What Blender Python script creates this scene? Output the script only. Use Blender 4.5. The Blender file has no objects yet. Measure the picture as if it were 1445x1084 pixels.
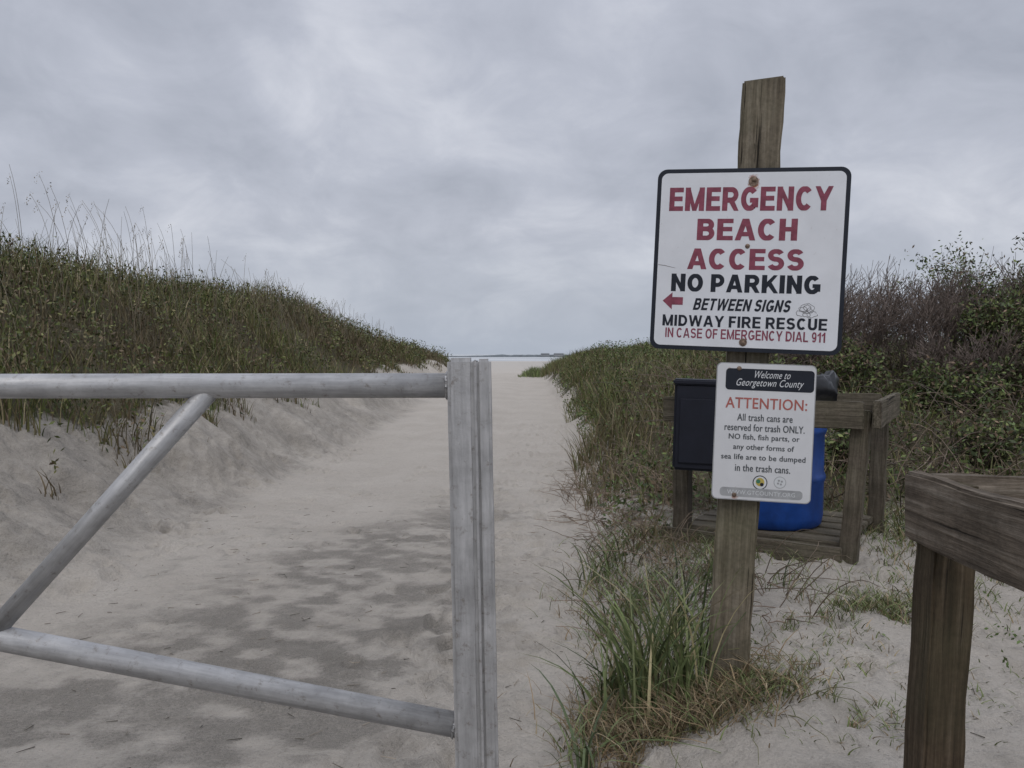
import bpy, bmesh, math, random
import numpy as np
from mathutils import Vector, Matrix
random.seed(7); rng=np.random.default_rng(11)
scene=bpy.context.scene
D2R=math.radians

# ------------------------------------------------------------------ noise + terrain
def ss(a,b,x):
    t=np.clip((x-a)/(b-a),0,1); return t*t*(3-2*t)
def vn(x,y,seed=0):
    xi=np.floor(x); yi=np.floor(y); xf=x-xi; yf=y-yi
    def h(i,j):
        v=np.sin(i*127.1+j*311.7+seed*74.7)*43758.5453
        return v-np.floor(v)
    u=xf*xf*(3-2*xf); w=yf*yf*(3-2*yf)
    return (h(xi,yi)*(1-u)+h(xi+1,yi)*u)*(1-w)+(h(xi,yi+1)*(1-u)+h(xi+1,yi+1)*u)*w
def fbm(x,y,seed=0,o=4):
    s=0;a=.5;f=1;t=0
    for k in range(o):
        s=s+a*vn(x*f+k*17.3,y*f-k*9.1,seed+k); t+=a; a*=.5; f*=2.03
    return s/t
def XL(y): return -2.6+.035*np.clip(y,0,30)
def XR(y): return .12+.054*np.clip(y,0,14)+.01*np.clip(y-14,0,20)
def terrain(x,y):
    x=np.asarray(x,float); y=np.asarray(y,float)
    base=.38*ss(8,30,y)-1.25*ss(36,75,y)-1.1*ss(220,360,y)
    n1=fbm(x*.9,y*.9,3)-.5; n2=fbm(x*3.1,y*3.1,9)-.5
    dl=XL(y)-x+n1*.9
    bank=.72*ss(0,1.35,dl)*(1-ss(30,42,y))
    dune=1.42*ss(.9,3.7,dl)*(1-.75*ss(17,32,y))*(1-ss(31,42,y))
    dune=dune*(1+.25*(fbm(x*.35,y*.35,21)-.5))
    dr=x-XR(y)+n1*.4
    far=1-ss(27,38,y)
    zr=.2*ss(0,.6,dr)+.05*ss(3,4.5,y)*ss(0,1,dr)+.72*ss(4.8,9.5,y)*ss(.1,1.8,dr)*far+.35*ss(8,14,y)*ss(2,5,dr)*far
    zr=zr*(1-ss(36,48,y))
    off=np.clip(ss(0,.5,dl)+ss(0,.5,dr),0,1)
    near=1-ss(60,120,y)
    rough=(n1*.10+n2*.07)*(.25+.75*off)*near
    xc=(XL(y)+XR(y))/2+.12*np.sin(y*.35)
    rut=(-.035*np.exp(-((x-xc-.62)/.16)**2)-.035*np.exp(-((x-xc+.70)/.16)**2)+.02*np.exp(-((x-xc)/.22)**2))*(.4+fbm(x*1.2,y*.8,57))*near*(1-off)*ss(4,8,y)
    return base+bank+dune+zr+rough+rut

def axis(lo,f0,f1,hi,step,g):
    a=list(np.arange(f0,f1,step)); s=step; v=f1
    while v<hi: a.append(v); s*=g; v+=s
    a.append(hi); s=step; v=f0; b=[]
    while v>lo:
        s*=g; v-=s; b.append(max(v,lo))
    return np.array(b[::-1]+a)
xs=axis(-3000,-4.2,3.2,3000,.027,1.035); ys=axis(-60,1.2,8.0,4000,.027,1.020)
X,Y=np.meshgrid(xs,ys); Z=terrain(X,Y)
def dent(cx,cy,a,L,W,dep):
    i0,i1=np.searchsorted(xs,[cx-L*1.8,cx+L*1.8]); j0,j1=np.searchsorted(ys,[cy-L*1.8,cy+L*1.8])
    if i1<=i0 or j1<=j0: return
    sx=X[j0:j1,i0:i1]-cx; sy=Y[j0:j1,i0:i1]-cy
    u=(sx*math.cos(a)+sy*math.sin(a))/L; v=(-sx*math.sin(a)+sy*math.cos(a))/W
    r=np.sqrt(u*u+v*v)
    Z[j0:j1,i0:i1]+=-dep*np.exp(-(r**4)*2.2)+dep*.5*np.exp(-((r-1.25)**2)*9)
for k in range(900):
    if k<380: cy=random.uniform(1.8,14); cx=random.uniform(-.55,.35)+.045*cy
    elif k<720: cy=random.uniform(2.2,12); cx=float(XL(cy))-random.uniform(-.25,1.3)
    elif k<780: cy=random.uniform(2,9); cx=random.uniform(-2.3,0)
    else: cx=random.uniform(.9,3); cy=random.uniform(1.6,4.8)
    onbank=380<=k<720
    dent(cx,cy,random.gauss(1.57,.6),random.uniform(.07,.13),random.uniform(.035,.06),random.uniform(.014,.032)*(1.4 if onbank else 1))
# gravelly hard-pan showing in the foreground, pale drifted sand over it
fr=Y-9.0-2.7*X+2.0*(fbm(X*1.5,Y*1.1,41,5)-.5)
m=ss(1.6,-1.4,fr)*ss(.30,-.6,X+.7*(fbm(X*2.5,Y*2.5,44)-.5))
streak=fbm(X*6.0+1.9*Y,Y*9.0,51,6)
m=m*(.35+.65*ss(.66,.40,streak))*(.65+.6*fbm(X*1.4,Y*1.4,58,3))
XLm=XL(Y)
bankm=ss(-.25,.3,XLm-X+.4*(fbm(X*2,Y*2,61)-.5))*(1-ss(12,30,Y))*(.18+.6*fbm(X*3,Y*3,63))
patch=ss(.54,.70,fbm(X*5.2,Y*4.7,71,5))*.35*ss(-2.4,-2.,X)*ss(10,4,Y)
rightm=.25*ss(.2,.8,X-XR(Y))*fbm(X*4,Y*4,81)
mask=np.clip(np.maximum(np.maximum(m*.85,bankm),np.maximum(patch,rightm)),0,1)
edgeL=XLm-X+(fbm(X*.9,Y*.9,3)-.5)*.9
nearpush=.15*ss(7,4,Y)
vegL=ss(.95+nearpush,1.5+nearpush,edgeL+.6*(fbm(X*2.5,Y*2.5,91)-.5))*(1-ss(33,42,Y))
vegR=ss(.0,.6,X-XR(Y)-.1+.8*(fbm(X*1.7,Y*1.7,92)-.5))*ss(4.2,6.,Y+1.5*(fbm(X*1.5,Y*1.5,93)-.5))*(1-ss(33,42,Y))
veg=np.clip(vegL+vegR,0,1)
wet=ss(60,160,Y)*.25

def col_attr(me,cols):
    a=me.color_attributes.new('Col','FLOAT_COLOR','POINT')
    a.data.foreach_set('color',np.asarray(cols,dtype=np.float32).ravel())
def np_mesh(name,V,faces_idx,loop_tot,cols=None,mat=None,smooth=False):
    me=bpy.data.meshes.new(name)
    V=np.asarray(V,dtype=np.float32)
    me.vertices.add(len(V)); me.vertices.foreach_set('co',V.ravel())
    me.loops.add(len(faces_idx)); me.loops.foreach_set('vertex_index',np.asarray(faces_idx,dtype=np.int32))
    n=len(loop_tot); me.polygons.add(n)
    st=np.concatenate([[0],np.cumsum(loop_tot)[:-1]]).astype(np.int32)
    me.polygons.foreach_set('loop_start',st); me.polygons.foreach_set('loop_total',np.asarray(loop_tot,dtype=np.int32))
    me.update(calc_edges=True)
    if smooth: me.polygons.foreach_set('use_smooth',np.ones(n,dtype=bool))
    if cols is not None: col_attr(me,cols)
    ob=bpy.data.objects.new(name,me); scene.collection.objects.link(ob)
    if mat: me.materials.append(mat)
    return ob

# ------------------------------------------------------------------ materials
def newmat(name):
    m=bpy.data.materials.new(name); m.use_nodes=True
    nt=m.node_tree; b=nt.nodes['Principled BSDF']; return m,nt,b
def noise(nt,vec,scale,detail=4,rough=.55,dist=0):
    n=nt.nodes.new('ShaderNodeTexNoise'); n.inputs['Scale'].default_value=scale; n.inputs['Detail'].default_value=detail
    n.inputs['Roughness'].default_value=rough; n.inputs['Distortion'].default_value=dist
    if vec is not None: nt.links.new(vec,n.inputs['Vector'])
    return n.outputs['Fac']
def ramp(nt,fac,stops):
    r=nt.nodes.new('ShaderNodeValToRGB'); e=r.color_ramp.elements
    while len(e)<len(stops): e.new(.5)
    for i,(p,c) in enumerate(stops):
        e[i].position=p; e[i].color=(c[0],c[1],c[2],1) if hasattr(c,'__len__') else (c,c,c,1)
    nt.links.new(fac,r.inputs['Fac']); return r.outputs['Color']
def mixc(nt,f,a,b,mode='MIX'):
    m=nt.nodes.new('ShaderNodeMix'); m.data_type='RGBA'; m.blend_type=mode
    for s,v in ((0,f),(6,a),(7,b)):
        if hasattr(v,'links'): nt.links.new(v,m.inputs[s])
        else: m.inputs[s].default_value=v if s==0 else (v[0],v[1],v[2],1)
    return m.outputs[2]
def bump(nt,b,h,strength,dist):
    bp=nt.nodes.new('ShaderNodeBump'); bp.inputs['Strength'].default_value=strength; bp.inputs['Distance'].default_value=dist
    nt.links.new(h,bp.inputs['Height']); nt.links.new(bp.outputs[0],b.inputs['Normal'])
def objco(nt,scale=None,rot=None):
    tc=nt.nodes.new('ShaderNodeTexCoord')
    if scale is None: return tc.outputs['Object']
    mp=nt.nodes.new('ShaderNodeMapping'); mp.inputs['Scale'].default_value=scale
    nt.links.new(tc.outputs['Object'],mp.inputs['Vector']); return mp.outputs[0]
def mth(nt,op,a,b=None):
    n=nt.nodes.new('ShaderNodeMath'); n.operation=op
    for i,v in enumerate((a,b)):
        if v is None: continue
        if hasattr(v,'links'): nt.links.new(v,n.inputs[i])
        else: n.inputs[i].default_value=v
    return n.outputs[0]

# sand
M_sand,nt,b=newmat('sand')
at=nt.nodes.new('ShaderNodeAttribute'); at.attribute_name='Col'
sp=nt.nodes.new('ShaderNodeSeparateColor'); nt.links.new(at.outputs['Color'],sp.inputs[0])
oc=objco(nt)
n_big=noise(nt,oc,1.2,3); n_mid=noise(nt,oc,11,6,.7); n_fine=noise(nt,oc,80,4,.7); n_gr=noise(nt,oc,420,1,.8)
light=ramp(nt,n_big,[(.3,(.50,.455,.400)),(.7,(.565,.52,.462))])
light=mixc(nt,.55,light,ramp(nt,n_fine,[(.3,.66),(.7,1.15)]),'MULTIPLY')
light=mixc(nt,.5,light,ramp(nt,n_mid,[(.32,.80),(.6,1.05)]),'MULTIPLY')
dark=ramp(nt,n_mid,[(.3,(.20,.184,.160)),(.68,(.33,.305,.27))])
dark=mixc(nt,.9,dark,ramp(nt,n_gr,[(.35,.55),(.7,1.3)]),'MULTIPLY')
mk=mth(nt,'ADD',sp.outputs[0],mth(nt,'MULTIPLY',mth(nt,'SUBTRACT',n_mid,.5),1.7))
mk=mth(nt,'ADD',mk,mth(nt,'MULTIPLY',mth(nt,'SUBTRACT',n_fine,.5),1.1))
mk=ramp(nt,mk,[(.12,0),(.85,1)])
c=mixc(nt,mk,light,dark)
speck=ramp(nt,noise(nt,oc,38,3,.6),[(.66,0),(.72,1)])
c=mixc(nt,mth(nt,'MULTIPLY',speck,.45),c,(.14,.12,.10))
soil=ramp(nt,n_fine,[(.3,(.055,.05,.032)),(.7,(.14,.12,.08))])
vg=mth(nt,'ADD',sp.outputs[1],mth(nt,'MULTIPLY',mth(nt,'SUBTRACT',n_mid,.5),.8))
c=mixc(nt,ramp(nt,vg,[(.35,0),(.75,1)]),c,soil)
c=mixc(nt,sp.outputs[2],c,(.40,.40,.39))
nt.links.new(c,b.inputs['Base Color']); b.inputs['Roughness'].default_value=.95; b.inputs['Specular IOR Level'].default_value=.15
hh=mth(nt,'ADD',mth(nt,'MULTIPLY',n_mid,.9),mth(nt,'MULTIPLY',n_fine,.25)); hh=mth(nt,'ADD',hh,mth(nt,'MULTIPLY',n_gr,.06))
bump(nt,b,hh,1.0,.05)

def foliage_mat(name):
    m,nt,b=newmat(name)
    at=nt.nodes.new('ShaderNodeAttribute'); at.attribute_name='Col'
    g=noise(nt,objco(nt),40,1)
    nt.links.new(mixc(nt,1,at.outputs['Color'],ramp(nt,g,[(.3,.8),(.7,1.2)]),'MULTIPLY'),b.inputs['Base Color']); b.inputs['Roughness'].default_value=.6
    b.inputs['Specular IOR Level'].default_value=.3
    return m
M_fol=foliage_mat('foliage'); M_twig=foliage_mat('twigs')

def wood_mat(name,c1,c2,c3,green=0.0):
    m,nt,b=newmat(name)
    st=objco(nt,(34,34,1.6)); oc=objco(nt)
    g=noise(nt,st,1.6,6,.65,.6); g2=noise(nt,objco(nt,(120,120,3)),1,4,.7); blot=noise(nt,oc,5,5,.65)
    c=ramp(nt,g,[(.28,c1),(.5,c2),(.75,c3)])
    c=mixc(nt,.7,c,ramp(nt,g2,[(.35,.62),(.65,1.15)]),'MULTIPLY')
    c=mixc(nt,.8,c,ramp(nt,blot,[(.3,.55),(.7,1.2)]),'MULTIPLY')
    c=mixc(nt,.5,c,ramp(nt,noise(nt,oc,70,4,.7),[(.35,.6),(.6,1.1)]),'MULTIPLY')
    if green>0:
        c=mixc(nt,mth(nt,'MULTIPLY',ramp(nt,noise(nt,oc,3.3,3),[(.4,0),(.65,1)]),green),c,(.085,.095,.05))
    cr=ramp(nt,noise(nt,objco(nt,(60,60,.9)),1.3,3,.5,.3),[(.29,1),(.34,0)])
    c=mixc(nt,cr,c,(.02,.017,.013))
    nt.links.new(c,b.inputs['Base Color']); b.inputs['Roughness'].default_value=.88; b.inputs['Specular IOR Level'].default_value=.2
    h=mth(nt,'SUBTRACT',mth(nt,'ADD',g,mth(nt,'MULTIPLY',g2,.5)),mth(nt,'MULTIPLY',cr,.8)); bump(nt,b,h,.7,.007)
    return m
M_wood=wood_mat('weathered_wood',(.13,.108,.078),(.205,.175,.130),(.29,.255,.20),.4)
M_wood2=wood_mat('dark_weathered_wood',(.07,.055,.042),(.165,.134,.104),(.33,.29,.24),.05)
M_wood2b=wood_mat('dark_post_wood',(.034,.025,.017),(.085,.062,.040),(.155,.12,.085),.25)
M_wood3=wood_mat('brown_wood',(.065,.055,.042),(.14,.118,.090),(.235,.205,.162),.30)

M_metal,nt,b=newmat('galvanised_metal')
oc=objco(nt); g=noise(nt,oc,14,6,.65); g2=noise(nt,oc,160,3,.6)
c=ramp(nt,g,[(.3,(.37,.37,.375)),(.7,(.55,.55,.555))])
c=mixc(nt,.7,c,ramp(nt,noise(nt,objco(nt,(50,50,4)),1,4,.7),[(.35,.65),(.65,1.12)]),'MULTIPLY')
c=mixc(nt,mth(nt,'MULTIPLY',ramp(nt,noise(nt,oc,45,5,.75),[(.56,0),(.69,1)]),.7),c,(.19,.165,.14))
nt.links.new(c,b.inputs['Base Color']); b.inputs['Metallic'].default_value=.45
nt.links.new(ramp(nt,g,[(.3,.40),(.7,.62)]),b.inputs['Roughness']); bump(nt,b,mth(nt,'ADD',g,mth(nt,'MULTIPLY',g2,.3)),.3,.005)
def plain(name,col,rough=.6,metal=0,var=.25,scale=25,spec=.3,bmp=.1):
    m,nt,b=newmat(name); oc=objco(nt)
    g=noise(nt,oc,scale,5,.6)
    c=mixc(nt,1,col,ramp(nt,g,[(.3,1-var),(.7,1+var*.4)]),'MULTIPLY')
    nt.links.new(c,b.inputs['Base Color']); b.inputs['Roughness'].default_value=rough; b.inputs['Metallic'].default_value=metal
    b.inputs['Specular IOR Level'].default_value=spec
    if bmp: bump(nt,b,g,bmp,.004)
    return m
M_maroon=plain('maroon_lettering',(.245,.062,.095),.5,var=.35,scale=40,bmp=0)
M_black=plain('black_lettering',(.014,.018,.028),.45,var=.2,bmp=0)
M_red=plain('red_lettering',(.42,.13,.11),.5,bmp=0)
M_grayl=plain('grey_lettering',(.09,.10,.11),.5,bmp=0)
M_pale=plain('pale_print',(.36,.37,.38),.5,bmp=0)
M_wht=plain('white_print',(.62,.64,.66),.5,bmp=0,var=.05)
M_yel=plain('yellow_print',(.5,.40,.10),.5,bmp=0); M_grn=plain('green_print',(.06,.2,.12),.5,bmp=0)
M_blue=plain('blue_plastic',(.012,.065,.30),.42,var=.4,scale=8,spec=.4)
M_bag=plain('black_plastic_bag',(.012,.013,.016),.30,scale=30,spec=.5,bmp=.5)
M_box=plain('dark_navy_box',(.012,.014,.024),.6,scale=10)
M_bolt=plain('rusty_bolt',(.22,.16,.12),.6,.4,var=.6,scale=120)
M_groove=plain('metal_seam',(.06,.06,.065),.7,.3)

def sign_mat(name,base,spots):
    m,nt,b=newmat(name); oc=objco(nt)
    g=noise(nt,oc,7,5,.6); d=noise(nt,oc,60,4,.7)
    c=mixc(nt,1,base,ramp(nt,g,[(.3,.90),(.7,1.02)]),'MULTIPLY')
    c=mixc(nt,mth(nt,'MULTIPLY',ramp(nt,d,[(.64,0),(.74,1)]),.3),c,(.33,.31,.28))
    for (sx,sy,r,st) in spots:
        mp=nt.nodes.new('ShaderNodeMapping'); mp.inputs['Location'].default_value=(-sx,-sy,0)
        nt.links.new(oc,mp.inputs['Vector'])
        sc=nt.nodes.new('ShaderNodeVectorMath'); sc.operation='MULTIPLY'; sc.inputs[1].default_value=(1.3,.8,0); nt.links.new(mp.outputs[0],sc.inputs[0])
        ln=nt.nodes.new('ShaderNodeVectorMath'); ln.operation='LENGTH'; nt.links.new(sc.outputs[0],ln.inputs[0])
        dd=mth(nt,'ADD',mth(nt,'DIVIDE',ln.outputs['Value'],r),mth(nt,'MULTIPLY',mth(nt,'SUBTRACT',noise(nt,oc,70,4,.7),.5),1.6))
        f=ramp(nt,dd,[(.55,st),(1.0,0)])
        c=mixc(nt,f,c,(.30,.10,.035))
    nt.links.new(c,b.inputs['Base Color']); b.inputs['Roughness'].default_value=.45; b.inputs['Specular IOR Level'].default_value=.35
    return m

# ------------------------------------------------------------------ helpers for objects
def empty(name,loc):
    e=bpy.data.objects.new(name,None); e.location=loc; e.empty_display_size=.2; scene.collection.objects.link(e); return e
def adopt(ob,par):
    ob.parent=par; ob.matrix_parent_inverse=Matrix.Translation(par.location).inverted()
def bm_obj(name,bm,mat,mw=None,par=None,smooth=False):
    me=bpy.data.meshes.new(name); bm.to_mesh(me); bm.free()
    ob=bpy.data.objects.new(name,me); scene.collection.objects.link(ob)
    if mat: me.materials.append(mat)
    if smooth:
        for p in me.polygons: p.use_smooth=True
    if par: adopt(ob,par)
    if mw is not None: ob.matrix_basis=mw
    return ob
def frame_from(p0,p1,ref):
    z=(Vector(p1)-Vector(p0)).normalized(); x=Vector(ref); x=(x-z*x.dot(z)).normalized(); y=z.cross(x)
    return Matrix(((x.x,y.x,z.x,p0[0]),(x.y,y.y,z.y,p0[1]),(x.z,y.z,z.z,p0[2]),(0,0,0,1)))
def beam(name,p0,p1,w,d,ref,mat,par=None,bev=.005,jit=.0012,topslant=0):
    L=(Vector(p1)-Vector(p0)).length
    bm=bmesh.new(); bmesh.ops.create_cube(bm,size=1)
    for v in bm.verts: v.co=Vector((v.co.x*w,v.co.y*d,(v.co.z+.5)*L))
    if topslant:
        for v in bm.verts:
            if v.co.z>L*.5: v.co.z+=topslant*v.co.x
    bmesh.ops.bevel(bm,geom=list(bm.edges),offset=bev,segments=2,affect='EDGES')
    long=[e for e in bm.edges if abs((e.verts[0].co-e.verts[1].co).z)>L*.5]
    bmesh.ops.subdivide_edges(bm,edges=long,cuts=max(3,int(L/.05)),use_grid_fill=False)
    ph=random.random()*10
    for v in bm.verts:
        v.co.x+=jit*math.sin(v.co.z*23+ph+v.co.y*20)+random.uniform(-1,1)*jit*.5
        v.co.y+=jit*math.sin(v.co.z*17+ph*2+v.co.x*20)+random.uniform(-1,1)*jit*.5
    return bm_obj(name,bm,mat,frame_from(p0,p1,ref),par)
def pipe(name,p0,p1,r,mat,par=None,seg=28,r2=None):
    L=(Vector(p1)-Vector(p0)).length; bm=bmesh.new()
    bmesh.ops.create_cone(bm,cap_ends=True,segments=seg,radius1=r,radius2=r if r2 is None else r2,depth=L)
    for v in bm.verts: v.co.z+=L/2
    ob=bm_obj(name,bm,mat,frame_from(p0,p1,(0.13,.91,.2)),par)
    for p in ob.data.polygons: p.use_smooth=len(p.vertices)==4
    return ob
def rrect(w,h,r,n=8):
    pts=[]
    for cx,cy,a0 in ((w/2-r,h/2-r,0),(-w/2+r,h/2-r,90),(-w/2+r,-h/2+r,180),(w/2-r,-h/2+r,270)):
        for k in range(n+1):
            a=D2R(a0+90*k/n); pts.append((cx+r*math.cos(a),cy+r*math.sin(a)))
    return pts
def plate(name,pts,z0,z1,mat,mw,par):
    bm=bmesh.new(); a=[bm.verts.new((x,y,z0)) for x,y in pts]; b_=[bm.verts.new((x,y,z1)) for x,y in pts]
    n=len(pts); bm.faces.new(b_); bm.faces.new(a[::-1])
    for i in range(n): bm.faces.new((a[i],a[(i+1)%n],b_[(i+1)%n],b_[i]))
    return bm_obj(name,bm,mat,mw,par)
def text(name,s,cx,cy,w,h,z,mat,mw,par,bold=.0,italic=0):
    cu=bpy.data.curves.new(name,'FONT'); cu.body=s; cu.size=1; cu.resolution_u=3; cu.space_character=1.05; cu.align_x='CENTER'
    t=bpy.data.objects.new('tmp',cu); scene.collection.objects.link(t)
    bpy.context.view_layer.update()
    me=bpy.data.meshes.new_from_object(t.evaluated_get(bpy.context.evaluated_depsgraph_get()))
    bpy.data.objects.remove(t)
    co=np.zeros(len(me.vertices)*3); me.vertices.foreach_get('co',co); co=co.reshape(-1,3)
    mn=co.min(0); mx=co.max(0)
    co[:,0]=(co[:,0]-(mn[0]+mx[0])/2)/(mx[0]-mn[0])*(w-abs(italic)*h); co[:,1]=(co[:,1]-(mn[1]+mx[1])/2)/(mx[1]-mn[1])*h
    co[:,0]+=italic*co[:,1]+cx; co[:,1]+=cy; co[:,2]=z
    idx=[];tot=[]
    for p in me.polygons: idx+=list(p.vertices); tot.append(len(p.vertices))
    bpy.data.meshes.remove(me)
    offs=[(0,0)] if bold==0 else [(0,0),(bold*h,0),(-bold*h,0),(0,bold*h*.6),(0,-bold*h*.6)]
    V=[];I=[];T=[]
    for k,(ox,oy) in enumerate(offs):
        c2=co.copy(); c2[:,0]+=ox; c2[:,1]+=oy; c2[:,2]+=k*.00004
        I+= [i+k*len(co) for i in idx]; T+=tot; V.append(c2)
    ob=np_mesh(name,np.concatenate(V),I,T,None,mat); adopt(ob,par); ob.matrix_basis=mw
    return ob
def arc(cx,cy,rx,ry,a0,a1,n=18): return [(cx+rx*math.cos(D2R(a0+(a1-a0)*k/n)),cy+ry*math.sin(D2R(a0+(a1-a0)*k/n))) for k in range(n+1)]
def glyph(ch,t):
    W={'E':.66,'M':.90,'R':.76,'G':.80,'N':.74,'C':.77,'Y':.76,'B':.74,'A':.82,'H':.72,'S':.71,'O':.82,'P':.70,'K':.78,'I':t,'T':.68,'W':1.12,'D':.76,'F':.60,'U':.72,'L':.60,'9':.58,'1':.40}
    w=W[ch]; h=t/2; L=h; R=w-h; B=h*.82; T=1-h*.82; hs=t*.82
    st=[]
    V_=lambda x:st.append(([(x,0),(x,1)],t))
    Hh=lambda x0,x1,y:st.append(([(x0,y),(x1,y)],hs))
    def bowl(y0,y1,x1):
        ry=(y1-y0)/2; rx=min(ry*1.0,x1-L-.05); st.append(([(L,y1)]+arc(x1-rx,(y0+y1)/2,rx,ry,90,-90)+[(L,y0)],hs*1.1))
    if ch=='E': V_(L);Hh(L,w,T);Hh(L,w*.94,.52);Hh(L,w,B)
    elif ch=='F': V_(L);Hh(L,w,T);Hh(L,w*.9,.50)
    elif ch=='L': V_(L);Hh(L,w,B)
    elif ch=='I': V_(L)
    elif ch=='T': V_(w/2);Hh(0,w,T)
    elif ch=='H': V_(L);V_(R);Hh(L,R,.52)
    elif ch=='N': V_(L);V_(R);st.append(([(L-.02,1.08),(R+.02,-.08)],t*.95))
    elif ch=='M': V_(L);V_(R);st.append(([(L,1.12),(w/2,-.02)],t*.8));st.append(([(R,1.12),(w/2,-.02)],t*.8))
    elif ch=='W':
        for a,b_ in (((h*.8,1.05),(w*.27,-.05)),((w*.5,1.05),(w*.27,-.05)),((w*.5,1.05),(w*.73,-.05)),((w-h*.8,1.05),(w*.73,-.05))): st.append(([a,b_],t*.86))
    elif ch=='A': st.append(([(h*.85,-.05),(w/2-.02,1.05)],t*.95));st.append(([(w-h*.85,-.05),(w/2+.02,1.05)],t*.95));Hh(w*.22,w*.78,.29)
    elif ch=='Y': st.append(([(h*.75,1.05),(w/2,.42)],t*.98));st.append(([(w-h*.75,1.05),(w/2,.42)],t*.98));st.append(([(w/2,0),(w/2,.5)],t))
    elif ch=='K': V_(L);st.append(([(L,.30),(w*.86,1.06)],t*.92));st.append(([(w*.42,.60),(w*.92,-.06)],t*.98))
    elif ch in 'OC':
        a=(0,360) if ch=='O' else (42,318); st.append((arc(w/2,.5,w/2-h,.5-B,a[0],a[1],34),t*.95))
    elif ch=='G': st.append((arc(w/2,.5,w/2-h,.5-B,42,322,30)+[(R+h*.1,.20)],t*.95));Hh(w*.52,w,.44);st.append(([(w-h*.9,.44),(w-h*.9,.14)],t*.9))
    elif ch=='S':
        yu=(T+.52)/2; ru=(T-.52)/2; yl=(B+.52)/2; rl=(.52-B)/2
        st.append((arc(w/2,yu,w/2-h*1.05,ru,22,270,20)[:-1]+arc(w/2,yl,w/2-h*.95,rl,90,-160,20),t*.9))
    elif ch=='U': st.append(([(L,1)]+arc(w/2,B+(w/2-h),w/2-h,w/2-h,180,360)+[(R,1)],t*.98))
    elif ch=='D': V_(L);st.append(([(L,T),(w*.4,T)]+arc(w*.4,.5,R-w*.4,.5-B,90,-90)+[(w*.4,B),(L,B)],hs*1.1))
    elif ch=='P': V_(L);bowl(.40,T,R)
    elif ch=='R': V_(L);bowl(.45,T,R-.02);st.append(([(w*.52,.46),(w-h*.8,-.06)],t*.98))
    elif ch=='B': V_(L);bowl(.53,T,R-.03);bowl(B,.53,R)
    elif ch=='9': st.append((arc(w/2,.66,w/2-h,.34-h*.7,0,360,24),t*.85));st.append((arc(w/2,.40,w/2-h,.40-B,30,-140,14),t*.85));st.append(([(R,.68),(R,.40)],t*.85))
    elif ch=='1': st.append(([(w-h,0),(w-h,1)],t));st.append(([(w-h,.88),(0,.66)],t*.75))
    return w,st
def block(name,s,cx,cy,w,h,z,mat,mw,par,t=.2,italic=0,gap=.10):
    x=0; V=[];I=[];T=[];kk=0
    for ch in s:
        if ch==' ': x+=.30; continue
        gw,st=glyph(ch,t)
        for pts,tw in st:
            P=np.array(pts); n=len(P); base=len(V)
            for i in range(n):
                if n>2 and i in (0,n-1) and np.allclose(P[0],P[-1]): d0=P[-1]-P[-2]; d1=P[1]-P[0]
                else: d0=P[i]-P[max(i-1,0)]; d1=P[min(i+1,n-1)]-P[i]
                if i==0 and not np.any(d0): d0=d1
                if not np.any(d1): d1=d0
                d0=d0/(np.linalg.norm(d0)+1e-9); d1=d1/(np.linalg.norm(d1)+1e-9)
                d=d0+d1; d/=np.linalg.norm(d)+1e-9; nn=np.array([-d[1],d[0]]); k=1/max(.6,abs(np.dot(d,d0)))
                for sg in (1,-1):
                    q=P[i]+nn*sg*tw/2*k; V.append((x+q[0],min(1,max(0,q[1])),kk*.00001))
            for i in range(n-1): I+=[base+2*i+1,base+2*i+3,base+2*i+2,base+2*i]; T.append(4)
            kk+=1
        x+=gw+gap
    V=np.array(V); W=x-gap
    V[:,0]=(V[:,0]/W-.5)*(w-abs(italic)*h); V[:,1]=(V[:,1]-.5)*h; V[:,0]+=italic*V[:,1]+cx; V[:,1]+=cy; V[:,2]+=z
    ob=np_mesh(name,V,I,T,None,mat); adopt(ob,par); ob.matrix_basis=mw; return ob
def bolt(name,x,y,z,r,mat,mw,par):
    bm=bmesh.new(); bmesh.ops.create_uvsphere(bm,u_segments=14,v_segments=8,radius=r)
    for v in bm.verts: v.co=Vector((v.co.x+x,v.co.y+y,max(v.co.z,0)*.55+z))
    return bm_obj(name,bm,mat,mw,par,True)

# ------------------------------------------------------------------ ground + sea
ny,nx=X.shape
V=np.stack([X.ravel(),Y.ravel(),Z.ravel()],1)
idx=np.arange(nx*ny).reshape(ny,nx)
F=np.stack([idx[:-1,:-1],idx[:-1,1:],idx[1:,1:],idx[1:,:-1]],-1).reshape(-1,4)
cols=np.stack([mask.ravel(),veg.ravel(),wet.ravel(),np.ones(nx*ny)],1)
np_mesh('sandy_ground',V,F.ravel(),np.full(len(F),4),cols,M_sand,True)
M_sea,nt,b=newmat('sea_water')
oc=objco(nt,(.02,.12,1)); c=ramp(nt,noise(nt,oc,1,5,.6),[(.40,(.33,.36,.38)),(.52,(.44,.46,.475)),(.60,(.66,.67,.68))])
nt.links.new(c,b.inputs['Base Color']); b.inputs['Roughness'].default_value=.6
np_mesh('sea',[(-3000,255,-1.75),(3000,255,-1.75),(3000,4000,-1.75),(-3000,4000,-1.75)],[0,1,2,3],[4],None,M_sea)
n=260
xx=np.linspace(-70,620,n); top=.9+1.6*fbm(xx*.07,xx*0,5)+1.0*fbm(xx*.4,xx*0,6); top*=ss(-75,30,xx)*.8+.15
Vf=[];If=[]
for i in range(n):
    Vf+= [(xx[i],760,-1.9),(xx[i],760,-1.75+top[i]+.5),(xx[i],790,-1.9+top[i])]
for i in range(n-1):
    a=i*3; If+=[a,a+3,a+4,a+1, a+1,a+4,a+5,a+2]
M_far=plain('distant_trees',(.19,.215,.235),.9,scale=.2,var=.3,bmp=0)  # pale blue-grey: distance haze is put into the tree colour
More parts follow.
